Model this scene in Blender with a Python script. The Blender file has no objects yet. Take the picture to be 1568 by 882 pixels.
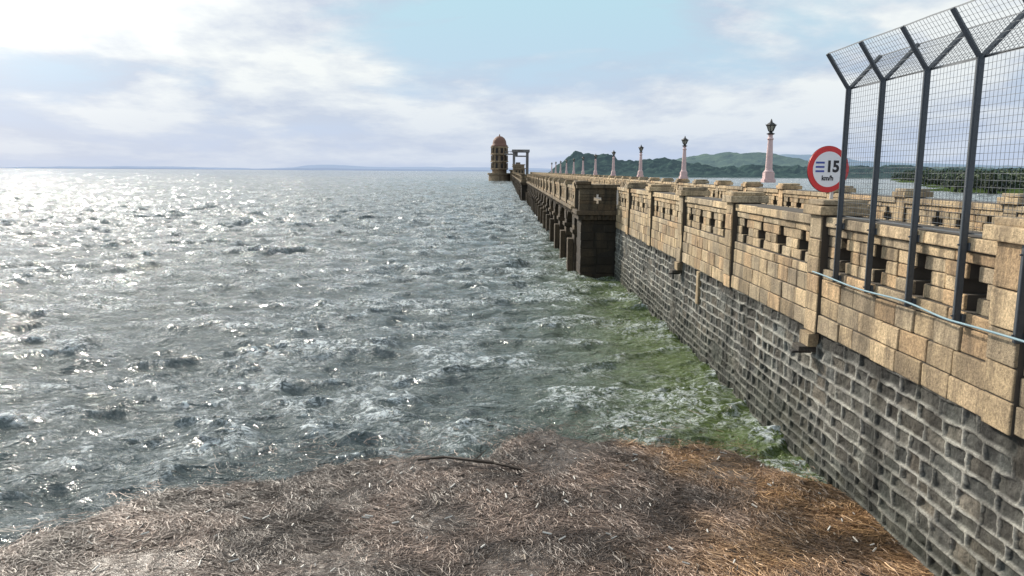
import bpy, math, random
import numpy as np
from mathutils import Vector, Matrix
random.seed(7); rng=np.random.default_rng(7)
scene=bpy.context.scene
scene.view_settings.view_transform='Standard'
scene.view_settings.look='None'
scene.view_settings.exposure=0
WZ=-3.8   # water level (camera at z=0)

# ------------------------------------------------------------ helpers
_tab=rng.random((256,256))
def vnoise(x,y,s=1.0,seed=0):
    x=np.asarray(x,float)*s+seed*17.31+1000; y=np.asarray(y,float)*s+seed*7.77+1000
    xi=np.floor(x).astype(int); yi=np.floor(y).astype(int)
    fx=x-xi; fy=y-yi; fx=fx*fx*(3-2*fx); fy=fy*fy*(3-2*fy)
    a=_tab[xi%256,yi%256]; b=_tab[(xi+1)%256,yi%256]; c=_tab[xi%256,(yi+1)%256]; d=_tab[(xi+1)%256,(yi+1)%256]
    return (a*(1-fx)+b*fx)*(1-fy)+(c*(1-fx)+d*fx)*fy
def fbm(x,y,s=1.0,seed=0,o=4):
    t=0;a=.5;n=0
    for i in range(o):
        t=t+a*vnoise(x,y,s*2**i,seed+i*3); n+=a; a*=.5
    return t/n
def sstep(a,b,x):
    t=np.clip((x-a)/(b-a),0,1); return t*t*(3-2*t)

def link(o,parent=None):
    scene.collection.objects.link(o)
    if parent: o.parent=parent
    return o
def empty(name,loc=(0,0,0)):
    e=bpy.data.objects.new(name,None); e.empty_display_size=.2; e.location=loc
    return link(e)
class MB:
    def __init__(s): s.v=[];s.f=[];s.c=[];s.m=[]
    def box(s,x0,x1,y0,y1,z0,z1,col=(1,1,1),j=0,mi=0):
        b=len(s.v)
        for x in (x0,x1):
            for y in (y0,y1):
                for z in (z0,z1):
                    s.v.append((x+random.uniform(-j,j),y+random.uniform(-j,j),z+random.uniform(-j,j))); s.c.append((*col,1))
        for q in ((0,1,3,2),(4,6,7,5),(0,4,5,1),(2,3,7,6),(0,2,6,4),(1,5,7,3)):
            s.f.append(tuple(b+i for i in q)); s.m.append(mi)
    def rod(s,p,q,r,col=(1,1,1),n=4,r2=None,mi=0,caps=True):
        p=Vector(p);q=Vector(q);d=(q-p).normalized()
        u=d.orthogonal().normalized(); w=d.cross(u); b=len(s.v)
        if r2 is None:r2=r
        for k in range(n):
            a=2*math.pi*k/n+math.pi/4
            o=u*math.cos(a)+w*math.sin(a)
            s.v.append(tuple(p+o*r)); s.v.append(tuple(q+o*r2)); s.c+= [(*col,1)]*2
        for k in range(n):
            k2=(k+1)%n
            s.f.append((b+2*k,b+2*k2,b+2*k2+1,b+2*k+1)); s.m.append(mi)
        if caps:
            s.f.append(tuple(b+2*k for k in range(n))[::-1]); s.m.append(mi)
            s.f.append(tuple(b+2*k+1 for k in range(n))); s.m.append(mi)
    def lathe(s,prof,c=(0,0,0),n=12,col=(1,1,1),mi=0,rot=0):
        b=len(s.v)
        for r,z in prof:
            for k in range(n):
                a=2*math.pi*k/n+rot
                s.v.append((c[0]+r*math.cos(a),c[1]+r*math.sin(a),c[2]+z)); s.c.append((*col,1))
        for i in range(len(prof)-1):
            for k in range(n):
                k2=(k+1)%n
                s.f.append((b+i*n+k,b+i*n+k2,b+(i+1)*n+k2,b+(i+1)*n+k)); s.m.append(mi)
        s.f.append(tuple(b+k for k in range(n))[::-1]); s.m.append(mi)
        s.f.append(tuple(b+(len(prof)-1)*n+k for k in range(n))); s.m.append(mi)
    def prism(s,poly,x0,x1,col=(1,1,1),mi=0):
        b=len(s.v); n=len(poly)
        for x in (x0,x1):
            for y,z in poly: s.v.append((x,y,z)); s.c.append((*col,1))
        s.f.append(tuple(b+i for i in range(n))); s.m.append(mi)
        s.f.append(tuple(b+n+i for i in range(n))[::-1]); s.m.append(mi)
        for i in range(n):
            k=(i+1)%n
            s.f.append((b+i,b+n+i,b+n+k,b+k)); s.m.append(mi)
    def obj(s,name,mats,parent=None,bevel=0,smooth=False,seg=1):
        me=bpy.data.meshes.new(name); me.from_pydata(s.v,[],s.f)
        at=me.color_attributes.new('Col','FLOAT_COLOR','POINT')
        at.data.foreach_set('color',np.array(s.c,dtype=np.float32).ravel())
        for m in (mats if isinstance(mats,list) else [mats]): me.materials.append(m)
        me.polygons.foreach_set('material_index',s.m)
        if smooth: me.polygons.foreach_set('use_smooth',[True]*len(s.f))
        me.update()
        import bmesh
        bm=bmesh.new(); bm.from_mesh(me); bmesh.ops.recalc_face_normals(bm,faces=bm.faces); bm.to_mesh(me); bm.free()
        o=bpy.data.objects.new(name,me); link(o,parent)
        if bevel:
            md=o.modifiers.new('b','BEVEL'); md.width=bevel; md.segments=seg; md.limit_method='ANGLE'
        return o
def gridmesh(name,X,Y,Z,mat,col=None,parent=None,smooth=True,flip=False,extra=None):
    r,c=X.shape
    me=bpy.data.meshes.new(name)
    co=np.stack([X,Y,Z],-1).reshape(-1,3).astype(np.float32)
    idx=np.arange(r*c).reshape(r,c)
    q=np.stack([idx[:-1,:-1],idx[:-1,1:],idx[1:,1:],idx[1:,:-1]],-1).reshape(-1,4)
    if flip:q=q[:,::-1]
    nf=len(q)
    me.vertices.add(r*c); me.vertices.foreach_set('co',co.ravel())
    me.loops.add(nf*4); me.loops.foreach_set('vertex_index',q.ravel().astype(np.int32))
    me.polygons.add(nf); me.polygons.foreach_set('loop_start',np.arange(0,nf*4,4,dtype=np.int32))
    me.polygons.foreach_set('loop_total',np.full(nf,4,dtype=np.int32))
    me.polygons.foreach_set('use_smooth',np.full(nf,smooth))
    me.update(calc_edges=True)
    if col is not None:
        at=me.color_attributes.new('Col','FLOAT_COLOR','POINT')
        at.data.foreach_set('color',np.concatenate([col.reshape(-1,3),np.ones((r*c,1))],1).astype(np.float32).ravel())
    me.materials.append(mat)
    o=bpy.data.objects.new(name,me); return link(o,parent)

# ------------------------------------------------------------ materials
class N:
    def __init__(s,name):
        s.m=bpy.data.materials.new(name); s.m.use_nodes=True; s.t=s.m.node_tree
        s.b=s.t.nodes['Principled BSDF']; s.out=s.t.nodes['Material Output']
    def n(s,ty,**k):
        x=s.t.nodes.new(ty)
        for a,v in k.items(): setattr(x,a,v)
        return x
    def l(s,a,b): s.t.links.new(a,b)
    def coord(s,scale=(1,1,1)):
        g=s.n('ShaderNodeNewGeometry'); m=s.n('ShaderNodeMapping'); m.inputs['Scale'].default_value=scale
        s.l(g.outputs['Position'],m.inputs['Vector']); return m.outputs[0]
    def noise(s,scale,detail=6,rough=.6,vec=None,dist=0):
        x=s.n('ShaderNodeTexNoise'); x.inputs['Scale'].default_value=scale; x.inputs['Detail'].default_value=detail
        x.inputs['Roughness'].default_value=rough; x.inputs['Distortion'].default_value=dist
        s.l(vec if vec is not None else s.coord(),x.inputs['Vector']); return x.outputs['Fac']
    def ramp(s,fac,stops):
        r=s.n('ShaderNodeValToRGB'); e=r.color_ramp.elements
        while len(e)<len(stops): e.new(.5)
        for i,(p,c) in enumerate(stops):
            e[i].position=p; e[i].color=(*c,1) if len(c)==3 else c
        s.l(fac,r.inputs[0]); return r.outputs[0]
    def mix(s,a,b,fac=1.0,mode='MIX'):
        x=s.n('ShaderNodeMix',data_type='RGBA',blend_type=mode)
        for sock,v in ((x.inputs[6],a),(x.inputs[7],b),(x.inputs[0],fac)):
            if isinstance(v,(int,float)): sock.default_value=v
            elif isinstance(v,tuple): sock.default_value=(*v,1)
            else: s.l(v,sock)
        return x.outputs[2]
    def math(s,op,a,b=0.):
        x=s.n('ShaderNodeMath',operation=op)
        for i,v in enumerate((a,b)):
            if isinstance(v,(int,float)): x.inputs[i].default_value=v
            else: s.l(v,x.inputs[i])
        return x.outputs[0]
    def bump(s,h,strength=.5,dist=.02,prev=None):
        x=s.n('ShaderNodeBump'); x.inputs['Strength'].default_value=strength; x.inputs['Distance'].default_value=dist
        s.l(h,x.inputs['Height'])
        if prev is not None:s.l(prev,x.inputs['Normal'])
        return x.outputs[0]
    def attr(s): 
        a=s.n('ShaderNodeAttribute'); a.attribute_name='Col'; return a.outputs['Color']

def stone_mat(name,stain=.6,streak=(6,6,.9),dark=(.10,.075,.05),bump=.6,sc=1):
    k=N(name)
    c=k.attr()
    g=k.ramp(k.noise(38*sc,5,.75),[(.25,(.35,.33,.30)),(.5,(.92,.91,.89)),(.75,(1.55,1.52,1.45))])
    c=k.mix(c,g,1.,'MULTIPLY')
    c=k.mix(c,k.ramp(k.noise(2.3*sc,4,.6),[(.3,(.62,.60,.60)),(.7,(1.25,1.22,1.15))]),1.,'MULTIPLY')
    st=k.ramp(k.noise(1.,6,.65,k.coord(streak)),[(.47,(0,0,0)),(.65,(1,1,1))])
    c=k.mix(c,dark,k.math('MULTIPLY',st,stain))
    k.l(c,k.b.inputs['Base Color'])
    k.b.inputs['Roughness'].default_value=.88
    b=k.bump(k.noise(16*sc,6,.75),bump,.035)
    k.l(b,k.b.inputs['Normal'])
    return k.m
def plain(name,col,rough=.6,metal=0,var=.25,sc=12,bump=.15):
    k=N(name)
    c=k.mix(tuple(x*(1-var) for x in col),tuple(min(1,x*(1+var)) for x in col),k.noise(sc,5,.65))
    k.l(c,k.b.inputs['Base Color']); k.b.inputs['Roughness'].default_value=rough; k.b.inputs['Metallic'].default_value=metal
    if bump: k.l(k.bump(k.noise(sc*4,3,.6),bump,.005),k.b.inputs['Normal'])
    return k.m

M_ash=stone_mat('tan_granite',.70,(5,5,.8),(.085,.066,.045),.8)
M_mortar=plain('mortar',(.07,.058,.045),.95)
M_rub=stone_mat('grey_rubble',.5,(4,4,.9),(.034,.038,.030),.9,1)
M_dark=stone_mat('weathered_granite',.9,(3,3,.5),(.018,.015,.011),.5,.6)
M_road=plain('asphalt',(.07,.068,.065),.9,sc=5)
M_conc=plain('concrete_deck',(.28,.26,.23),.9,sc=4)
M_metal=plain('painted_post_steel',(.075,.085,.095),.5,.3,.3,30)
M_wire=plain('galvanised_wire',(.17,.18,.19),.45,.6,.2,30,0)
M_gate=plain('gate_steel',(.02,.02,.018),.8)

# ------------------------------------------------------------ world
E=math.radians(31); AZ=math.radians(-41)
S=Vector((math.sin(AZ)*math.cos(E),math.cos(AZ)*math.cos(E),math.sin(E)))
w=bpy.data.worlds.new('World'); scene.world=w; w.use_nodes=True
t=w.node_tree; t.nodes.clear()
def wn(ty,**k):
    x=t.nodes.new(ty)
    for a,v in k.items(): setattr(x,a,v)
    return x
def wm(op,a,b=0.,c=None):
    x=wn('ShaderNodeMath',operation=op)
    for i,v in enumerate((a,b) if c is None else (a,b,c)):
        if isinstance(v,(int,float)): x.inputs[i].default_value=v
        else: t.links.new(v,x.inputs[i])
    return x.outputs[0]
def wramp(f,stops):
    r=wn('ShaderNodeValToRGB'); e=r.color_ramp.elements
    while len(e)<len(stops): e.new(.5)
    for i,(p,c) in enumerate(stops): e[i].position=p; e[i].color=(*c,1)
    t.links.new(f,r.inputs[0]); return r.outputs[0]
def wmix(a,b,f,mode='MIX'):
    x=wn('ShaderNodeMix',data_type='RGBA',blend_type=mode)
    for sock,v in ((x.inputs[6],a),(x.inputs[7],b),(x.inputs[0],f)):
        if isinstance(v,(int,float)): sock.default_value=v
        elif isinstance(v,tuple): sock.default_value=(*v,1)
        else: t.links.new(v,sock)
    return x.outputs[2]
sky=wn('ShaderNodeTexSky'); sky.sky_type='NISHITA'; sky.sun_disc=False
sky.sun_elevation=E; sky.sun_rotation=AZ; sky.dust_density=2.0
tc=wn('ShaderNodeTexCoord'); sp=wn('ShaderNodeSeparateXYZ'); t.links.new(tc.outputs['Generated'],sp.inputs[0])
zz=wm('ADD',wm('MAXIMUM',sp.outputs[2],0.),.16)
cx=wm('DIVIDE',sp.outputs[0],zz); cy=wm('DIVIDE',sp.outputs[1],zz)
cb=wn('ShaderNodeCombineXYZ'); t.links.new(cx,cb.inputs[0]); t.links.new(cy,cb.inputs[1])
def wnoise(scale,detail,rough,off,st=(1,1,1),dist=0.):
    mp=wn('ShaderNodeMapping'); mp.inputs['Location'].default_value=off; mp.inputs['Scale'].default_value=st
    t.links.new(cb.outputs[0],mp.inputs[0])
    x=wn('ShaderNodeTexNoise'); x.inputs['Scale'].default_value=scale; x.inputs['Detail'].default_value=detail
    x.inputs['Roughness'].default_value=rough; x.inputs['Distortion'].default_value=dist
    t.links.new(mp.outputs[0],x.inputs['Vector']); return x.outputs['Fac']
n1=wnoise(.75,7,.55,(3.1,1.7,0),(1,1,1),.3)
n2=wnoise(1.9,7,.6,(8.1,4.2,0),(1,.7,1))
cov=wm('ADD',wm('MULTIPLY',n1,.55),wm('MULTIPLY',n2,.45))
bg_blue=wmix((.57,.69,.90),(.53,.80,.90),wramp(sp.outputs[2],[(.04,(0,0,0)),(.22,(1,1,1))]))
cloud=wmix((.58,.66,.80),(.98,1.02,1.01),wramp(cov,[(.44,(0,0,0)),(.56,(1,1,1))]))
c=wmix(bg_blue,cloud,wramp(n1,[(.37,(0,0,0)),(.50,(1,1,1))]))
c=wmix(c,(.60,.70,.89),wramp(sp.outputs[2],[(.0,(.8,.8,.8)),(.12,(.05,.05,.05))]))
dp=wn('ShaderNodeVectorMath',operation='DOT_PRODUCT'); t.links.new(tc.outputs['Generated'],dp.inputs[0]); dp.inputs[1].default_value=tuple(S)
glow=wm('POWER',wm('MAXIMUM',dp.outputs['Value'],0.),38.)
c=wmix(c,wmix((0,0,0),(8.5,8.2,7.6),glow),1.,'ADD')
bgA=wn('ShaderNodeBackground'); bgA.inputs[1].default_value=.06; t.links.new(sky.outputs[0],bgA.inputs[0])
bgB=wn('ShaderNodeBackground'); bgB.inputs[1].default_value=1.0; t.links.new(c,bgB.inputs[0])
ms=wn('ShaderNodeMixShader'); ms.inputs[0].default_value=.90
t.links.new(bgA.outputs[0],ms.inputs[1]); t.links.new(bgB.outputs[0],ms.inputs[2])
wo=wn('ShaderNodeOutputWorld'); t.links.new(ms.outputs[0],wo.inputs[0])

sl=bpy.data.lights.new('sun','SUN'); sl.energy=4.4; sl.angle=math.radians(1.2); sl.color=(1,.91,.78)
so=bpy.data.objects.new('sun',sl); link(so)
so.rotation_euler=S.to_track_quat('Z','Y').to_euler(); so.location=(-20,30,40)

# ------------------------------------------------------------ camera
cam=bpy.data.cameras.new('camera'); cam.lens=27.2; cam.sensor_width=36; cam.clip_start=.1; cam.clip_end=20000
co=bpy.data.objects.new('camera',cam); link(co); scene.camera=co
R=Matrix.Rotation(math.radians(-.43),4,'Z')@Matrix.Rotation(math.radians(90-8.6),4,'X')@Matrix.Rotation(math.radians(.4),4,'Z')
co.matrix_world=R

# ------------------------------------------------------------ floating mat outline
ex=[-9,-7,-5.4,-5,-4.5,-4.1,-3,-1.1,.7,2.0,2.9,3.5,4.1]; ey=[5.0,5.8,7.1,7.7,8.3,8.9,9.5,10.05,10.75,10.8,10.6,10.1,9.0]
def edge(x): return np.interp(x,ex,ey)
def matfield(x,y):
    e=edge(x)+(fbm(x,y*.6,1.2,21,5)-.5)*1.7
    return e-y

# ------------------------------------------------------------ water
def waves(X,Y,filt):
    r=np.random.default_rng(11)
    nW=140
    lam=np.exp(r.uniform(math.log(.18),math.log(6.0),nW))
    th=math.radians(-68)+r.normal(0,.65,nW)
    ph=r.uniform(0,6.283,nW)
    k=6.283/lam
    sl_=np.where(lam<.9,1.,(.9/lam)**.75)
    amp=sl_/k; amp*=.30/np.sqrt(((amp*k)**2/2).sum())
    Z=np.zeros_like(X);DX=np.zeros_like(X);DY=np.zeros_like(X)
    wp=(fbm(X,Y,.6,3,3)-.5)*8; wp2=(fbm(X,Y,1.1,13,2)-.5)*5
    gust=.70+.6*fbm(X,Y,.2,9,3)
    far=1+1.1*sstep(12,70,Y)      # open water beyond the lee of the mat is rougher
    for i in range(nW):
        dx,dy=math.cos(th[i]),math.sin(th[i])
        f=k[i]*(dx*X+dy*Y)+ph[i]+(wp if i%2 else wp2-wp*.5)
        A=amp[i]*np.clip(lam[i]/(filt*1.9)-.6,0,1)*(far if lam[i]>.9 else 1)
        Z+=A*np.cos(f); s=np.sin(f)*A*.85; DX-=dx*s; DY-=dy*s
    return Z*gust,DX*gust,DY*gust
ys=[2.5]
while ys[-1]<9000: ys.append(ys[-1]*1.0034+.002)
ys=np.array(ys); ss=np.arange(-1.12,1.12,.0050)
Yg,Sg=np.meshgrid(ys,ss,indexing='ij'); Xg=Sg*(Yg+5)
Zw,DX,DY=waves(Xg,Yg,.0040*(Yg+3))
damp=1-.93*sstep(-.1,.6,matfield(Xg,Yg))
Zw*=damp; DX*=damp; DY*=damp
Zw-=.05*(1-damp)
crest=np.clip((Zw-.005)/.07,0,1)
nearwall=np.clip(1.15*np.exp(-(np.clip(3.9-Xg,0,99)/2.3)**1.6),0,1)*sstep(70,14,Yg)
foam=np.clip(crest*fbm(Xg,Yg,2.2,5,4)*1.8+sstep(.46,.70,fbm(Xg,Yg,.7,15,3))*.45,0,1)*damp
colw=np.stack([foam,nearwall,crest],-1)
k=N('lake_water')
a=k.n('ShaderNodeSeparateColor'); k.l(k.attr(),a.inputs[0])
base=k.mix((.092,.116,.118),(.088,.128,.036),a.outputs[1])
fo=k.math('MULTIPLY',k.ramp(k.noise(6.,6,.80,None,1.2),[(.48,(0,0,0)),(.59,(1,1,1))]),k.math('ADD',a.outputs[0],k.math('MULTIPLY',a.outputs[1],.15)))
base=k.mix(base,(.74,.80,.82),k.math('MINIMUM',fo,.9))
k.l(base,k.b.inputs['Base Color'])
k.b.inputs['IOR'].default_value=1.333
k.b.inputs['Roughness'].default_value=.08
b=k.bump(k.noise(1.,4,.65,k.coord((.8,1.5,1)),.6),1.,.42)
b=k.bump(k.noise(1.,5,.72,k.coord((5,8,3)),.5),1.,.105,b)
k.l(b,k.b.inputs['Normal'])
gridmesh('water',Xg+DX,Yg+DY,Zw+WZ,k.m,colw,flip=True)

# ------------------------------------------------------------ floating straw mat
gx=np.arange(-9,4.02,.035); gy=np.arange(2.6,11.9,.035)
GX,GY=np.meshgrid(gx,gy); D=matfield(GX,GY)
def matz(x,y,D):
    pile=.09*np.exp(-((x-3.7)**2/.8))*sstep(0,1.4,D)
    return WZ+.012+.022*sstep(0,1.0,D)+pile+.03*(fbm(x,y,1.1,31,3)-.4)*sstep(0,1,D)
def dens(x,y): return sstep(.32,.56,fbm(x,y,1.1,51,4)+.12*sstep(-1,3,x))
GZ=matz(GX,GY,D)+.03*(fbm(GX,GY,9,41,3)-.5)-.35*sstep(.22,-.5,D)
k=N('wet_rotted_straw')
n=k.noise(1.,7,.75,k.coord((9,16,9)),.8)
k.l(k.ramp(n,[(.3,(.030,.023,.018)),(.5,(.10,.075,.058)),(.7,(.23,.18,.145))]),k.b.inputs['Base Color'])
k.b.inputs['Roughness'].default_value=.26; k.l(k.bump(n,.7,.02),k.b.inputs['Normal'])
mat_par=empty('floating_straw_mat')
gridmesh('mat_base',GX,GY,GZ,k.m,parent=mat_par)
def straws(n,seed,sparse=False):
    r=np.random.default_rng(seed)
    x=r.uniform(-8,3.98,n*4); y=r.uniform(4.2,11.9,n*4)
    keep=y>(np.abs(x)*1.2+.5)
    x=x[keep];y=y[keep]
    d=matfield(x,y)
    if sparse: p=np.exp(-np.abs(d+.1)/.4)*(d<.35)*(fbm(x,y,2.5,77,3)>.42)
    else: p=sstep(-.02,.4,d)*(.20+.9*dens(x,y))
    kp=r.random(len(x))<p; x=x[kp][:n];y=y[kp][:n]; d=d[kp][:n]; n=len(x)
    L=r.uniform(.04,.30,n)*r.uniform(.5,1.1,n); W=r.uniform(.0014,.0040,n)
    ori=(fbm(x,y,.8,61,4)-.5)*11.+.1+r.normal(0,.6,n)
    z=matz(x,y,d)+r.uniform(.0,.024,n)
    if sparse: z=np.full(n,WZ+.05)
    right=sstep(.6,3.6,x+(fbm(x,y,1.2,71,4)-.5)*5.0)
    dx,dy=np.cos(ori),np.sin(ori); bend=r.normal(0,.22,n)*L; tilt=r.normal(.0,.03,n)
    P=[]
    for tt in (-.5,-.1,.3,.5):
        off=bend*(1-4*tt*tt)
        P.append((x+dx*L*tt-dy*off,y+dy*L*tt+dx*off,z+tilt*L*tt))
    V=[]
    roll=r.uniform(-.7,.7,n)
    for i,(px,py,pz) in enumerate(P):
        wv=W*(1,1,.9,.4)[i]
        for sgn in (-1,1):
            X=px-dy*wv*sgn*np.cos(roll); Y=py+dx*wv*sgn*np.cos(roll); Z=pz+sgn*wv*np.sin(roll)
            V.append(np.stack([np.minimum(X,3.985),Y,Z],-1))
    V=np.stack(V,1)
    tone=np.clip(r.normal(.38,.32,n),0.0,1)[:,None]
    cA=np.array([.050,.032,.024]);cB=np.array([.42,.315,.255]);cC=np.array([.10,.050,.022]);cD=np.array([.50,.31,.15])
    base=(cA+(cB-cA)*tone**1.9)*(1-right[:,None])+(cC+(cD-cC)*tone**1.5)*right[:,None]
    patch=(.40+1.4*sstep(.25,.75,fbm(x,y,1.6,81,5)))[:,None]
    C=np.repeat((base*patch)[:,None,:],8,1)
    F=np.array([[0,2,3,1],[2,4,5,3],[4,6,7,5]])[None]+(np.arange(n)*8)[:,None,None]
    return V.reshape(-1,3),F.reshape(-1,4),C.reshape(-1,3)
def rawmesh(name,V,F,C,mat,parent=None):
    me=bpy.data.meshes.new(name); k=F.shape[1]
    me.vertices.add(len(V)); me.vertices.foreach_set('co',V.astype(np.float32).ravel())
    me.loops.add(F.size); me.loops.foreach_set('vertex_index',F.astype(np.int32).ravel())
    me.polygons.add(len(F)); me.polygons.foreach_set('loop_start',np.arange(0,F.size,k,dtype=np.int32))
    me.polygons.foreach_set('loop_total',np.full(len(F),k,dtype=np.int32)); me.update(calc_edges=True)
    at=me.color_attributes.new('Col','FLOAT_COLOR','POINT')
    at.data.foreach_set('color',np.concatenate([C,np.ones((len(C),1))],1).astype(np.float32).ravel())
    me.materials.append(mat); o=bpy.data.objects.new(name,me); return link(o,parent)
k=N('dry_straw'); k.l(k.attr(),k.b.inputs['Base Color']); k.b.inputs['Roughness'].default_value=.5
M_straw=k.m
V,F,C=straws(105000,5); rawmesh('straw_stalks',V,F,C,M_straw,mat_par)
V,F,C=straws(8000,6,True); rawmesh('loose_stalks',V,F,C,M_straw,mat_par)
mb=MB(); r_=random.Random(9)
for i in range(260):
    x=r_.uniform(-4.5,3.8); y=r_.uniform(6.6,10.2); d=float(matfield(np.array(x),np.array(y)))
    if d<.15: continue
    z=float(matz(np.array(x),np.array(y),np.array(d)))+.02; a=r_.uniform(0,3.14); L=r_.uniform(.02,.10); 
    col=r_.choice(((.6,.58,.54),(.05,.035,.025),(.25,.2,.15),(.04,.03,.025),(.45,.42,.38)))
    mb.rod((x,y,z),(x+L*math.cos(a),y+L*math.sin(a),z+.012),r_.uniform(.005,.011),col,n=5)
mb.obj('litter',M_straw,mat_par)
mb=MB(); pts=[(-1.15,9.70,WZ+.05),(-.8,9.67,WZ+.10),(-.4,9.50,WZ+.12),(-.15,9.45,WZ+.11),(.2,9.33,WZ+.07)]
for i in range(4): mb.rod(pts[i],pts[i+1],.018+.012*(i==2),n=6,r2=.022)
mb.rod(pts[2],(-.25,9.65,WZ+.21),.012,n=5,r2=.006); mb.rod(pts[3],(.0,9.25,WZ+.16),.014,n=5,r2=.006)
mb.obj('driftwood_branch',plain('wet_bark',(.04,.028,.02),.7))

# ------------------------------------------------------------ dam masonry face (height field)
dam=empty('dam_wall')
yy=np.arange(2.0,28.2,.0135); zz_=np.arange(-4.35,-1.97,.0135)
YY,ZZ=np.meshgrid(yy,zz_)
warp=(fbm(YY,ZZ,2.2,91,3)-.5)*.07
zc=(ZZ+warp+10)
bounds=[];z0=5.5;rr=random.Random(3)
while z0<8.3: bounds.append(z0); z0+=rr.uniform(.135,.20)
bounds=np.array(bounds)
ci=np.searchsorted(bounds,zc)-1; ci=np.clip(ci,0,len(bounds)-2)
dz=np.minimum(zc-bounds[ci],bounds[ci+1]-zc)
dyj=np.full(YY.shape,9.); bid=np.zeros(YY.shape,int)
wy=YY+(fbm(YY,ZZ,5,95,3)-.5)*.09
for q in range(len(bounds)-1):
    b_=[1.5+rr.random()*.3]
    while b_[-1]<29: b_.append(b_[-1]+rr.uniform(.20,.50))
    b_=np.array(b_); m=ci==q
    v=wy[m]; j=np.clip(np.searchsorted(b_,v)-1,0,len(b_)-2)
    dyj[m]=np.minimum(v-b_[j],b_[j+1]-v); bid[m]=j+q*131
dj=np.minimum(dz,dyj)
wd=.009+.015*fbm(YY,ZZ,4,97,2)
rib=1-sstep(wd*.8,wd*1.35,dj)
rib*=sstep(.27,.45,fbm(YY,ZZ,1.6,103,4)+.05)
rt=np.random.default_rng(5).random(20000); rt2=np.random.default_rng(6).random(20000)
h=rib*.028+(1-rib)*(.050*(fbm(YY,ZZ,11,99,4)-.5)+.026*(rt[bid%20000]-.5)*sstep(.02,.05,dj))
XX=4.0-h
tone=(.40+1.15*rt2[bid%20000])*(.35+1.2*fbm(YY,ZZ,7,105,4))
s1=np.array([.135,.122,.102]); s2=np.array([.112,.122,.122])
mixv=rt[(bid+77)%20000][...,None]
cs=(s1*(1-mixv)+s2*mixv)*tone[...,None]
cm=np.array([.41,.415,.395])*(.6+.7*fbm(YY,ZZ,5,107,3))[...,None]
cc=cs*(1-rib[...,None])+cm*rib[...,None]
wet=sstep(WZ+1.05,WZ+.12,ZZ+(fbm(YY,ZZ,1.4,109,4)-.5)*.9)[...,None]
cc=cc*(1-.66*wet)+wet*np.array([0.002,.007,0.])
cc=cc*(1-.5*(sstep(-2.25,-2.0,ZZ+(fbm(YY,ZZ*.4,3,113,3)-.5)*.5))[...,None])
drip=sstep(.60,.74,fbm(YY,ZZ*.18,2.6,117,3))[...,None]
cc=cc*(1-.5*drip)
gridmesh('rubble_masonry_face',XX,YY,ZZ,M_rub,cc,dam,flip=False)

def tan(v=.16,dark=0.):
    b=random.uniform(1-v,1+v)*(1-dark); w_=random.random()
    base=(.53,.415,.27) if w_<.6 else ((.45,.37,.26) if w_<.85 else (.55,.395,.24))
    return tuple(x*b for x in base)
def block(mb,mm,x0,x1,y0,y1,z0,z1,dark=0,g=.007,j=.005,rec=.02):
    o=random.uniform(-.008,.010)
    mb.box(x0-o,x1+o,y0+g,y1-g,z0+g*.8,z1-g*.8,tan(.27,dark),j)
    mm.box(x0+rec,x1-rec,y0,y1,z0,z1)
def parapet(xo,xi,ya,yb,bay,name,parent,sgn=-1,courses=True,dark=0,bev=.012):
    mb=MB();mm=MB()
    y=ya
    out=.04
    while y<yb-.5:
        L=min(bay,yb-y); pw=.19
        px0,px1=(xo-.085,xi+.03) if sgn<0 else (xo-.03,xi+.085)
        zl=-2.02 if courses else -1.32
        while zl<-.54:
            zt=min(zl+random.uniform(.22,.32),-.52)
            if -.52-zt<.1: zt=-.52
            block(mb,mm,px0,px1,y-pw,y+pw,zl,zt,dark); zl=zt
        mb.box(px0-.06,px1+.08,y-pw-.10,y+pw+.10,-.518,-.40,tan(.15,dark),.006)
        mb.box(px0-.01,px1+.03,y-pw-.05,y+pw+.05,-.399,-.335,tan(.15,dark),.008)
        a=y+pw+.002; b=y+L-pw-.002
        n=4; pitch=(b-a)/n
        cl=(b-a)/3
        for i in range(3): block(mb,mm,xo-out,xi+out,a+i*cl,a+(i+1)*cl,-.66,-.53,dark-.08)
        for (z0,z1,o2) in ((-1.31,-1.182,.03),(-.765,-.662,0)):
            m_=5; cl2=(b-a)/m_
            for i in range(m_): block(mb,mm,xo-o2,xi+o2,a+i*cl2,a+(i+1)*cl2,z0,z1,dark)
        sl,al=.16,.38
        for i in range(n):
            c0=a+pitch*i; c1=c0+pitch; cm_=(c0+c1)/2
            for (z0,z1,wd_) in ((-1.18,-1.045,sl),(-1.043,-.905,al),(-.903,-.767,sl)):
                block(mb,mm,xo+.02,xi-.02,c0,cm_-wd_/2,z0,z1,dark,.003)
                block(mb,mm,xo+.02,xi-.02,cm_+wd_/2,c1,z0,z1,dark,.003)
        if courses:
            for (z0,z1,o2) in ((-1.54,-1.312,0),(-1.77,-1.542,.01),(-2.0,-1.772,.02)):
                q=a
                while q<b-.01:
                    e=q+random.uniform(.34,.56)
                    if b-e<.25:e=b
                    block(mb,mm,xo-o2-.03,xi-.1,q,e,z0,z1,dark+random.choice((0,0,0,.25)),.006); q=e
        y+=bay
    o=mb.obj(name,M_ash if dark<.4 else M_dark,parent,bev,seg=2)
    mm.obj(name+'_mortar',M_mortar,parent)
    return o
P0=2.1
par=empty('stone_parapet')
parapet(4.0,4.4,P0,28.2,3.85,'ashlar_blocks',par)
par2=empty('stone_parapet')
parapet(8.9,9.3,P0,300,3.85,'ashlar_blocks',par2,sgn=1,courses=False)

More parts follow.
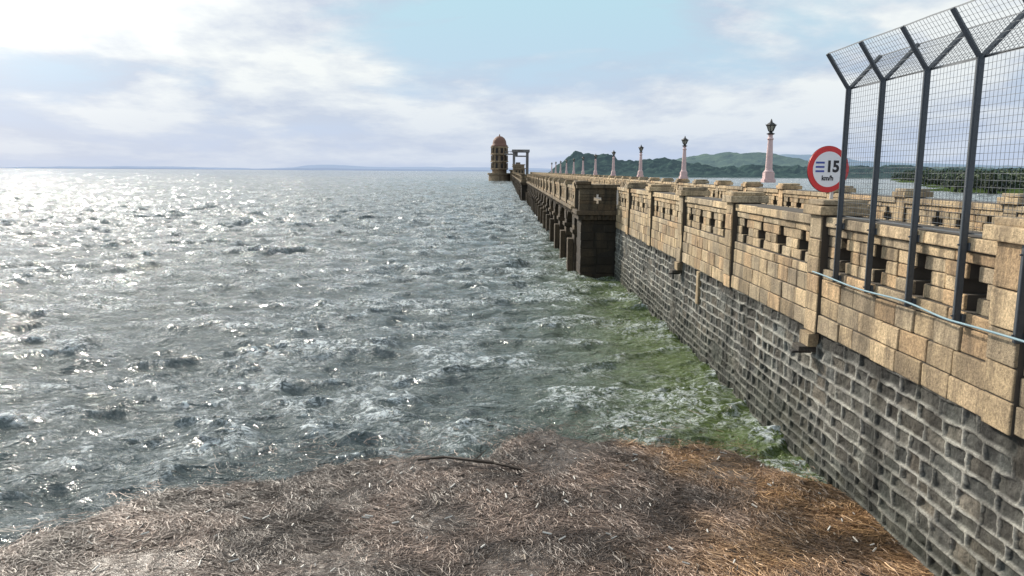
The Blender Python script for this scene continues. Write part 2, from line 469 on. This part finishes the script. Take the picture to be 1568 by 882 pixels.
mb=MB()
for y in (P0+7.7,P0+15.4):
    mb.box(3.86,4.0,y-.15,y+.15,-2.2,-2.025,tan(.1,.3),.006)
    mb.box(3.76,4.02,y-.12,y+.12,-2.27,-2.2,(.06,.055,.05),.004)
    mb.box(3.70,3.95,y-.06,y+.06,-2.30,-2.272,(.04,.04,.04),.002)
mb.box(3.94,4.0,15.7,15.88,-2.7,-2.025,tan(.1,.2),.006)
mb.obj('drain_spouts',M_ash,par,.006)

mb=MB(); mb.box(4.06,9.24,1.5,28.2,-9,-1.52); mb.box(4.6,9.24,28.2,330,-9,-1.52)
mb.obj('dam_core',M_conc,dam)
mb=MB(); mb.box(4.42,8.88,1.5,28.6,-1.518,-1.46); mb.box(3.0,8.88,28.601,330,-1.40,-1.34)
mb.obj('road',M_road)

# ------------------------------------------------------------ spillway
sp_=empty('spillway_bridge')
def dk(a=.0): 
    b=random.uniform(.5,1.25); return (.090*b,.067*b,.043*b)
def spill(x0,ya,yb,pitch,mb,gate,pw=1.0,depth=1.9):
    y=ya
    while y<yb:
        z=-4.6
        while z<-1.75:
            h_=.36
            mb.box(x0+random.uniform(-.015,.015),x0+depth,y,y+pw,z+.006,min(z+h_,-1.75)-.006,dk(),.006); z+=h_
        mb.box(x0-.08,x0+depth,y-.06,y+pw+.06,-2.38,-2.22,dk(),.004)
        mb.box(x0-.22,x0-.01,y+.2,y+pw-.2,-4.6,-2.6,dk(),.01)
        a=y+pw; b=y+pitch; n=12
        top=-1.45
        low=[(a,-2.2)]+[((a+b)/2-(b-a)/2*math.cos(math.pi*i/n),-2.2+.62*math.sin(math.pi*i/n)) for i in range(1,n)]+[(b,-2.2)]
        for i in range(len(low)-1):
            mb.prism([(low[i][0],top),(low[i][0],low[i][1]),(low[i+1][0],low[i+1][1]),(low[i+1][0],top)],x0+.03,x0+.5,dk())
        mb.box(x0,x0+depth,y,y+pw,-1.748,-1.45,dk(),.003)
        gate.box(x0+1.0,x0+1.1,a,b,-4.6,-1.46,(1,1,1))
        for q in range(3): gate.box(x0+.93,x0+1.0,a,b,-4.2+q*.8,-4.08+q*.8,(1,1,1))
        y+=pitch
    mb.box(x0-.16,x0+depth,ya-.1,yb+.5,-1.448,-1.325,(.22,.17,.11),.0)
    y=ya
    while y<min(yb,110):
        mb.box(x0-.12,x0+.1,y,y+.22,-1.60,-1.449,dk(),.003); y+=.7
mb=MB();gt=MB()
spill(2.62,29.9,98,4.2,mb,gt)
spill(1.95,101.5,292,8.4,mb,gt,pw=1.6,depth=2.6)
def pier(mb,x0,x1,y0,y1):
    z=-4.6
    while z<-1.75:
        x=x0
        while x<x1-.01:
            e=min(x+random.uniform(.4,.62),x1)
            if x1-e<.25:e=x1
            mb.box(x+.006,e-.006,y0+random.uniform(-.02,.02),y1,z+.006,min(z+.3,-1.75)-.006,tuple(.5*q for q in dk()),.010); x=e
        z+=.3
    mb.box(x0+.02,x1-.02,y0+.02,y1,-4.6,-1.76,(.03,.025,.02))
    mb.box(x0-.10,x1+.03,y0-.10,y1,-1.748,-1.56,dk(),.004)
    mb.box(x0-.18,x1+.03,y0-.18,y1,-1.558,-1.40,(.12,.09,.06),.004)
    for i in range(5): mb.box(x0+.05+i*.28,x0+.17+i*.28,y0-.16,y0-.1,-1.73,-1.57,dk())
pier(mb,2.70,3.98,28.2,29.88)
pier(mb,1.85,3.6,99,101.4)
mb.obj('spillway_piers',M_dark,sp_,.012)
gt.obj('spillway_gates',M_gate,sp_)
mb=MB()
def ret(x0,x1,y0,y1,dark):
    cxm=(x0+x1)/2
    for (z0,z1,wd_) in ((-1.398,-1.16,0),(-1.158,-1.04,.10),(-1.038,-.93,.30),(-.928,-.82,.10),(-.818,-.6,0)):
        for (a,b) in ((x0,cxm-wd_/2),(cxm+wd_/2,x1)):
            mb.box(a+.004,b-.004,y0,y1,z0,z1,tan(.2,dark),.004)
    mb.box(x0-.1,x1+.1,y0-.08,y1+.06,-.598,-.46,tan(.1,dark),.004)
    mb.box(x0-.14,x0+.42,y0-.12,y1+.14,-.459,-.36,tan(.1,dark),.004)
ret(2.62,3.98,28.12,28.45,.78)
ret(1.85,3.4,98.9,99.3,.6)
mb.obj('return_parapet',M_dark,sp_,.01)
parapet(2.58,2.92,28.75,98,4.2,'spillway_parapet',sp_,courses=False,dark=.34)
parapet(1.9,2.25,99.6,296,8.4,'far_parapet',sp_,courses=False,dark=.35)

# ------------------------------------------------------------ fence
fe=empty('wire_mesh_fence')
mb=MB(); fy=[9.1,8.28,7.42,6.60,5.78,4.9,4.0]
X=3.90; KZ=.96
for y in fy:
    mb.box(X-.006,X+.045,y-.025,y+.025,-1.28,KZ); 
    mb.box(X-.020,X-.007,y-.030,y-.018,-1.28,KZ)
    for sx,tx,tz in ((-1,-.27,.40),(1,.34,.38)):
        p=Vector((X+.02,y,KZ-.01)); q=p+Vector((tx,0,tz))
        mb.rod(p,q,.027,n=4)
    for z in (-.60,-1.22): 
        mb.box(X+.046,X+.10,y-.05,y+.05,z-.05,z+.02)
        mb.rod((X-.03,y,z),(X+.09,y,z),.010,n=6)
mb.obj('fence_posts',M_metal,fe,.004)
mb=MB()
ye,y_s=9.12,3.4
r=.0021
def panel(p0,p1,dense,hd):
    p0=Vector(p0);p1=Vector(p1); L=(p1-p0).length
    y=y_s
    while y<=ye:
        mb.rod((p0.x,y,p0.z),(p1.x,y,p1.z),r,n=3,caps=False); y+=dense
    n=int(L/hd)
    for i in range(n+1):
        p=p0.lerp(p1,i/n)
        rr_=.008 if i in(0,n) else r
        seg=np.linspace(y_s,ye,14)
        zs=[random.uniform(-.004,.004) for _ in seg]
        for a in range(13): mb.rod((p.x,seg[a],p.z+zs[a]),(p.x,seg[a+1],p.z+zs[a+1]),rr_,n=3,caps=False)
panel((X+.05,0,-.50),(X+.05,0,KZ),.055,.055)
panel((X+.05,0,KZ+.01),(X-.24,0,KZ+.39),.055,.05)
panel((X+.055,0,KZ+.01),(X+.37,0,KZ+.37),.055,.05)
mb.obj('wire_mesh',M_wire,fe)

def tube(name,pts,r,mat,parent=None):
    cu=bpy.data.curves.new(name,'CURVE'); cu.dimensions='3D'; cu.bevel_depth=r; cu.bevel_resolution=3
    s=cu.splines.new('NURBS'); s.points.add(len(pts)-1)
    for p,q in zip(s.points,pts): p.co=(*q,1)
    s.use_endpoint_u=True; s.order_u=4
    cu.materials.append(mat); o=bpy.data.objects.new(name,cu); return link(o,parent)
hz=[(9.6,-1.20),(9.3,-1.205),(8.6,-1.24),(7.9,-1.215),(7.4,-1.19),(7.0,-1.22),(6.7,-1.245),(6.4,-1.23),(6.0,-1.21),(5.5,-1.20),(4.5,-1.2)]
tube('water_hose',[(3.85+.02*math.sin(y*3),y,z-.02) for y,z in hz],.0095,plain('blue_hose_plastic',(.20,.31,.36),.6,var=.3,sc=5))

# ------------------------------------------------------------ sign
sg=empty('speed_limit_sign',(4.18,10.15,.05)); sg.rotation_euler=(0,0,math.radians(12))
M_red=plain('sign_red',(.62,.03,.03),.4,var=.12,bump=0); M_white=plain('sign_white',(.80,.80,.82),.4,var=.05,bump=0); M_blk=plain('sign_black',(.015,.015,.02),.5,bump=0); M_blue=plain('sign_blue',(.05,.08,.35),.5,bump=0)
def disc(mb,r0,y0,y1,n=64):
    b=len(mb.v)
    for y in (y0,y1):
        for k_ in range(n):
            a=2*math.pi*k_/n; mb.v.append((r0*math.cos(a),y,r0*math.sin(a))); mb.c.append((1,1,1,1))
    mb.f.append(tuple(b+i for i in range(n))); mb.f.append(tuple(b+n+i for i in range(n))[::-1]); mb.m+=[0,0]
    for i in range(n):
        j=(i+1)%n; mb.f.append((b+i,b+n+i,b+n+j,b+j)); mb.m.append(0)
mb=MB(); disc(mb,.298,0,.012); mb.obj('red_disc',M_red,sg)
mb=MB(); disc(mb,.228,-.004,-.001); mb.obj('white_face',M_white,sg)
mb=MB(); disc(mb,.302,.0121,.018); mb.obj('sign_back',M_metal,sg)
def text(s,x,z,size,mat,parent,off=.006):
    cu=bpy.data.curves.new('t','FONT'); cu.body=s; cu.size=size; cu.extrude=.001; cu.offset=off; cu.align_x='CENTER'; cu.align_y='CENTER'
    cu.materials.append(mat); o=bpy.data.objects.new('lettering',cu); link(o,parent); o.location=(x,-.006,z); o.rotation_euler=(math.pi/2,0,0)
text('15',.055,.03,.20,M_blk,sg,.008); text('km/h',-.01,-.115,.085,M_blk,sg,.003)
mb=MB()
for z in (.085,.03,-.025): mb.box(-.19,-.065,-.007,-.0045,z-.012,z+.012)
mb.obj('lettering_lines',M_blue,sg)
mb=MB(); mb.rod((.10,.045,-.62),(.10,.045,.2),.024,n=10); mb.box(.02,.20,.019,.03,.06,.10); mb.box(.02,.20,.019,.03,-.12,-.08)
mb.obj('sign_pole',plain('pole_white_paint',(.6,.58,.56),.5),sg)

# ------------------------------------------------------------ lamps
M_pink=plain('lamp_painted_concrete',(.60,.43,.42),.7,var=.2,sc=8); M_lb=plain('lantern_iron',(.02,.02,.02),.5); M_gl=plain('lantern_glass',(.35,.33,.28),.2,bump=0)
def lamp(y,x=9.05):
    e=empty('street_lamp',(x,y,-.335))
    mb=MB()
    mb.box(-.2,.2,-.2,.2,0,.12); mb.box(-.16,.16,-.16,.16,.12,.34)
    mb.lathe([(.17,.34),(.17,.38),(.13,.42),(.12,.48),(.11,.9),(.085,1.4),(.085,1.45),(.11,1.47),(.11,1.5),(.075,1.53),(.07,1.6),(.09,1.63)],n=14)
    mb.obj('column',M_pink,e,.008)
    mb=MB(); mb.lathe([(.10,1.631),(.15,1.66),(.06,1.70),(.06,1.73),(.10,1.75)],n=10)
    for k_ in range(6):
        a=math.pi/3*k_
        mb.rod((.08*math.cos(a),.08*math.sin(a),1.74),(.155*math.cos(a),.155*math.sin(a),1.93),.011)
        mb.rod((.16*math.cos(a),.16*math.sin(a),1.93),(.20*math.cos(a),.20*math.sin(a),1.99),.012,r2=.003)
    mb.lathe([(.18,1.93),(.19,1.95),(.10,2.02),(.045,2.05),(.04,2.08),(.012,2.16)],n=6)
    mb.obj('lantern_frame',M_lb,e)
    mb=MB(); mb.lathe([(.07,1.745),(.14,1.925)],n=6); mb.obj('lantern_glass',M_gl,e)
for y in (27,40,53,66.5,80,93,106,119,132,145,158): lamp(y)

# ------------------------------------------------------------ intake tower & gantry
tw=empty('intake_tower')
M_tw=stone_mat('tower_stone',.5,(.6,.6,.2),(.05,.04,.03),.3,.1)
M_dome=plain('tower_dome_red',(.17,.085,.06),.7,sc=1); M_win=plain('tower_window_dark',(.02,.02,.025),.4)
cxx,cyy=-2.9,300
mb=MB()
c1=(.26,.20,.14)
mb.lathe([(4.2,-5),(4.1,-1.5),(4.6,-1.4),(4.6,-.8),(2.8,-.8),(2.8,.2),(2.7,9.2)],(cxx,cyy,0),16,c1)
for z in (.4,3.2,6.0,8.6):
    mb.lathe([(2.8,z),(3.45,z+.15),(3.45,z+.5),(2.8,z+.6)],(cxx,cyy,0),16,(.38,.29,.20))
for z in (1.2,4.0,6.8):
    for k_ in range(12):
        a=2*math.pi*(k_+.0)/12
        mb.rod((cxx+3.1*math.cos(a),cyy+3.1*math.sin(a),z-.4),(cxx+3.1*math.cos(a),cyy+3.1*math.sin(a),z+1.9),.16,(.36,.27,.18))
mb.box(1.2,3.2,296,304,-5,.1,(.22,.17,.12)); mb.box(.8,3.4,295.5,304.5,.1,.5,(.3,.24,.17))
mb.obj('tower_shaft',M_tw,tw)
mb=MB(); mb.lathe([(3.2,9.21),(3.2,9.5),(2.7,9.9),(2.6,10.6),(2.45,11.4),(1.9,12.3),(1.1,12.9),(.3,13.1),(.15,13.8)],(cxx,cyy,0),20); mb.obj('tower_dome',M_dome,tw,smooth=True)
mb=MB()
for z in (1.1,3.9,6.7):
    for k_ in range(8):
        a=2*math.pi*(k_+.5)/8
        o=Vector((cxx+2.75*math.cos(a),cyy+2.75*math.sin(a),z)); mb.rod(o,o+Vector((0,0,1.7)),.5,n=4)
mb.obj('tower_windows',M_win,tw)
ga=empty('gate_gantry')
mb=MB(); g=(.20,.20,.21)
for x in (2.6,7.6):
    for y in (292,297): mb.box(x-.45,x+.45,y-.4,y+.4,-1.4,6.9,g)
mb.box(1.9,8.4,291.3,292.3,6.9,7.9,g); mb.box(1.9,8.4,296.7,297.7,6.9,7.9,g); mb.box(1.8,3.2,292.301,296.69,7,7.8,g); mb.box(7,8.3,292.301,296.69,7,7.8,g)
mb.box(3.1,7.1,291.6,292.4,5.2,5.7,g); mb.box(3.3,5.0,292.5,296,-1,3.2,(.2,.16,.13)); mb.box(-1,2.4,294,296,6.0,6.4,g); mb.box(-1,2.4,294,294.1,7.2,7.35,g)
mb.box(3.0,4.0,292.2,292.9,5.7,6.9,g)
for x in (-.6,.4,1.4): mb.box(x,x+.12,294,294.1,6.4,7.2,g)
mb.obj('gantry_frame',M_tw,ga)
mb=MB()
for i,(x0,x1,y,z1) in enumerate(((2.2,5.5,240,.6),(2.0,4.8,262,1.4),(2.2,6.2,278,2.1))):
    mb.box(x0,x1,y,y+7,-1.3,z1,(.24,.19,.13)); mb.box(x0-.3,x1+.3,y-.3,y+7.3,z1,z1+.3,(.3,.24,.17))
    for q in range(3): mb.box(x0+.5+q*.9,x0+.9+q*.9,y-.02,y+.01,z1-1.3,z1-.4,(.03,.03,.03))
mb.obj('gate_house',M_tw)

# ------------------------------------------------------------ hills (air-light haze added to the far ones)
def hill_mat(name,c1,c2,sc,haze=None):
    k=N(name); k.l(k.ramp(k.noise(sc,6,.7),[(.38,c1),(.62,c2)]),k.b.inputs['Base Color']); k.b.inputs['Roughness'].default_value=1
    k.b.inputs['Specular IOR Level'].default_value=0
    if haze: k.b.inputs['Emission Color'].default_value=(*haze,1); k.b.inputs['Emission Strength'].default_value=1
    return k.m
def hill(name,x0,x1,y0,y1,st,gs,amp,wl,mat,base=-4.5,seed=1):
    gx=np.arange(x0,x1,st); gy=np.arange(y0,y1,st*1.5); X,Y=np.meshgrid(gx,gy)
    Z=np.full(X.shape,base,float)
    for (cx_,cy_,sx,sy,h_) in gs: Z+=h_*np.exp(-((X-cx_)/sx)**2-((Y-cy_)/sy)**2)
    rise=np.clip((Z-base)/4,0,1)
    Z+=rise*(amp*(fbm(X,Y,1/wl,seed,3)-.4)*2+amp*1.5*(fbm(X,Y,1/(wl*6),seed+5,2)-.5))
    gridmesh(name,X,Y,Z,mat,smooth=False)
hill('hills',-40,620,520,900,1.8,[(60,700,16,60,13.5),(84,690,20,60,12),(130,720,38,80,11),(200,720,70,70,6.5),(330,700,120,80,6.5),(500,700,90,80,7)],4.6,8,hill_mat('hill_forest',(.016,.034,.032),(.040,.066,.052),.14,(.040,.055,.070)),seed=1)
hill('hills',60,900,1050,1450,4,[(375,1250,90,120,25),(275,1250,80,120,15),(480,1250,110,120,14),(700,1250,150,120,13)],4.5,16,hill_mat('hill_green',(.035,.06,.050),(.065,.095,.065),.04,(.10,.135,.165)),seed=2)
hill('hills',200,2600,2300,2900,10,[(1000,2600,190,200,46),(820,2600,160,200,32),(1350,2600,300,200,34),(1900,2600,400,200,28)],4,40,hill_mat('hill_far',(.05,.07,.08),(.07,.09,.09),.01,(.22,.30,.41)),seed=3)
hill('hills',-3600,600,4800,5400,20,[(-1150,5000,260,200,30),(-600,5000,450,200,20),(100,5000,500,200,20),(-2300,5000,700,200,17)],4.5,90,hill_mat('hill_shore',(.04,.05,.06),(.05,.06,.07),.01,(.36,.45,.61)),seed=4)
gx=np.arange(60,620,4.); gy=np.arange(110,620,4.); X_,Y_=np.meshgrid(gx,gy)
def inland(x,y): return x-(.47*y+18+ (fbm(x,y,.03,8,3)-.5)*30)
inl=inland(X_,Y_)*sstep(150,175,Y_)-6*(1-sstep(130,165,Y_))
Z_=WZ-1+1.5*sstep(-6,6,inl)+.5*fbm(X_,Y_,.1,3,3)
gridmesh('ground',X_,Y_,Z_,hill_mat('bank_scrub',(.03,.05,.015),(.07,.10,.035),.2))
def trees(n,seed):
    r=np.random.default_rng(seed); V=[];C=[]
    xs=r.uniform(90,400,n*6); ys_=r.uniform(150,520,n*6); iv=inland(xs,ys_); cnt=0
    for x,y,i_ in zip(xs,ys_,iv):
        if i_<2 or x>.78*y+20: continue
        if cnt>=n: break
        cnt+=1
        H=r.uniform(1.6,4.6)*(1+.0010*(y-150)); Wd=H*r.uniform(.5,.85); m=110
        u=r.normal(0,1,(m,3)); u/=np.linalg.norm(u,axis=1)[:,None]; rad=r.uniform(.55,1,m)[:,None]**.6
        lump=1+.3*np.sin(u[:,0:1]*4+r.uniform(0,6))+.25*np.sin(u[:,1:2]*5+r.uniform(0,6))
        P=u*rad*lump*np.array([Wd,Wd,H*.45])+np.array([x,y,WZ+.1+H*.55])
        sz=r.uniform(.16,.40,m)[:,None]
        a=r.normal(0,1,(m,3)); a/=np.linalg.norm(a,axis=1)[:,None]; b=np.cross(a,r.normal(0,1,(m,3))); b/=np.linalg.norm(b,axis=1)[:,None]
        q=np.stack([P-a*sz-b*sz*.7,P+a*sz-b*sz*.7,P+a*sz+b*sz*.7,P-a*sz+b*sz*.7],1)
        V.append(q.reshape(-1,3))
        t_=r.uniform(.5,1.2); base=np.array([.05,.085,.045]) if r.random()<.6 else np.array([.075,.10,.045])
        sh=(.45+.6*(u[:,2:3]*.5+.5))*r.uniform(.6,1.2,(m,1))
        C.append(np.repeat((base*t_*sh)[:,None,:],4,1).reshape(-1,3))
    V=np.concatenate(V);C=np.concatenate(C); F=np.arange(len(V)).reshape(-1,4); return V,F,C
k=N('tree_foliage'); k.l(k.attr(),k.b.inputs['Base Color']); k.b.inputs['Roughness'].default_value=.8
V,F,C=trees(1500,4); rawmesh('distant_trees',V,F,C,k.m)
print('done')
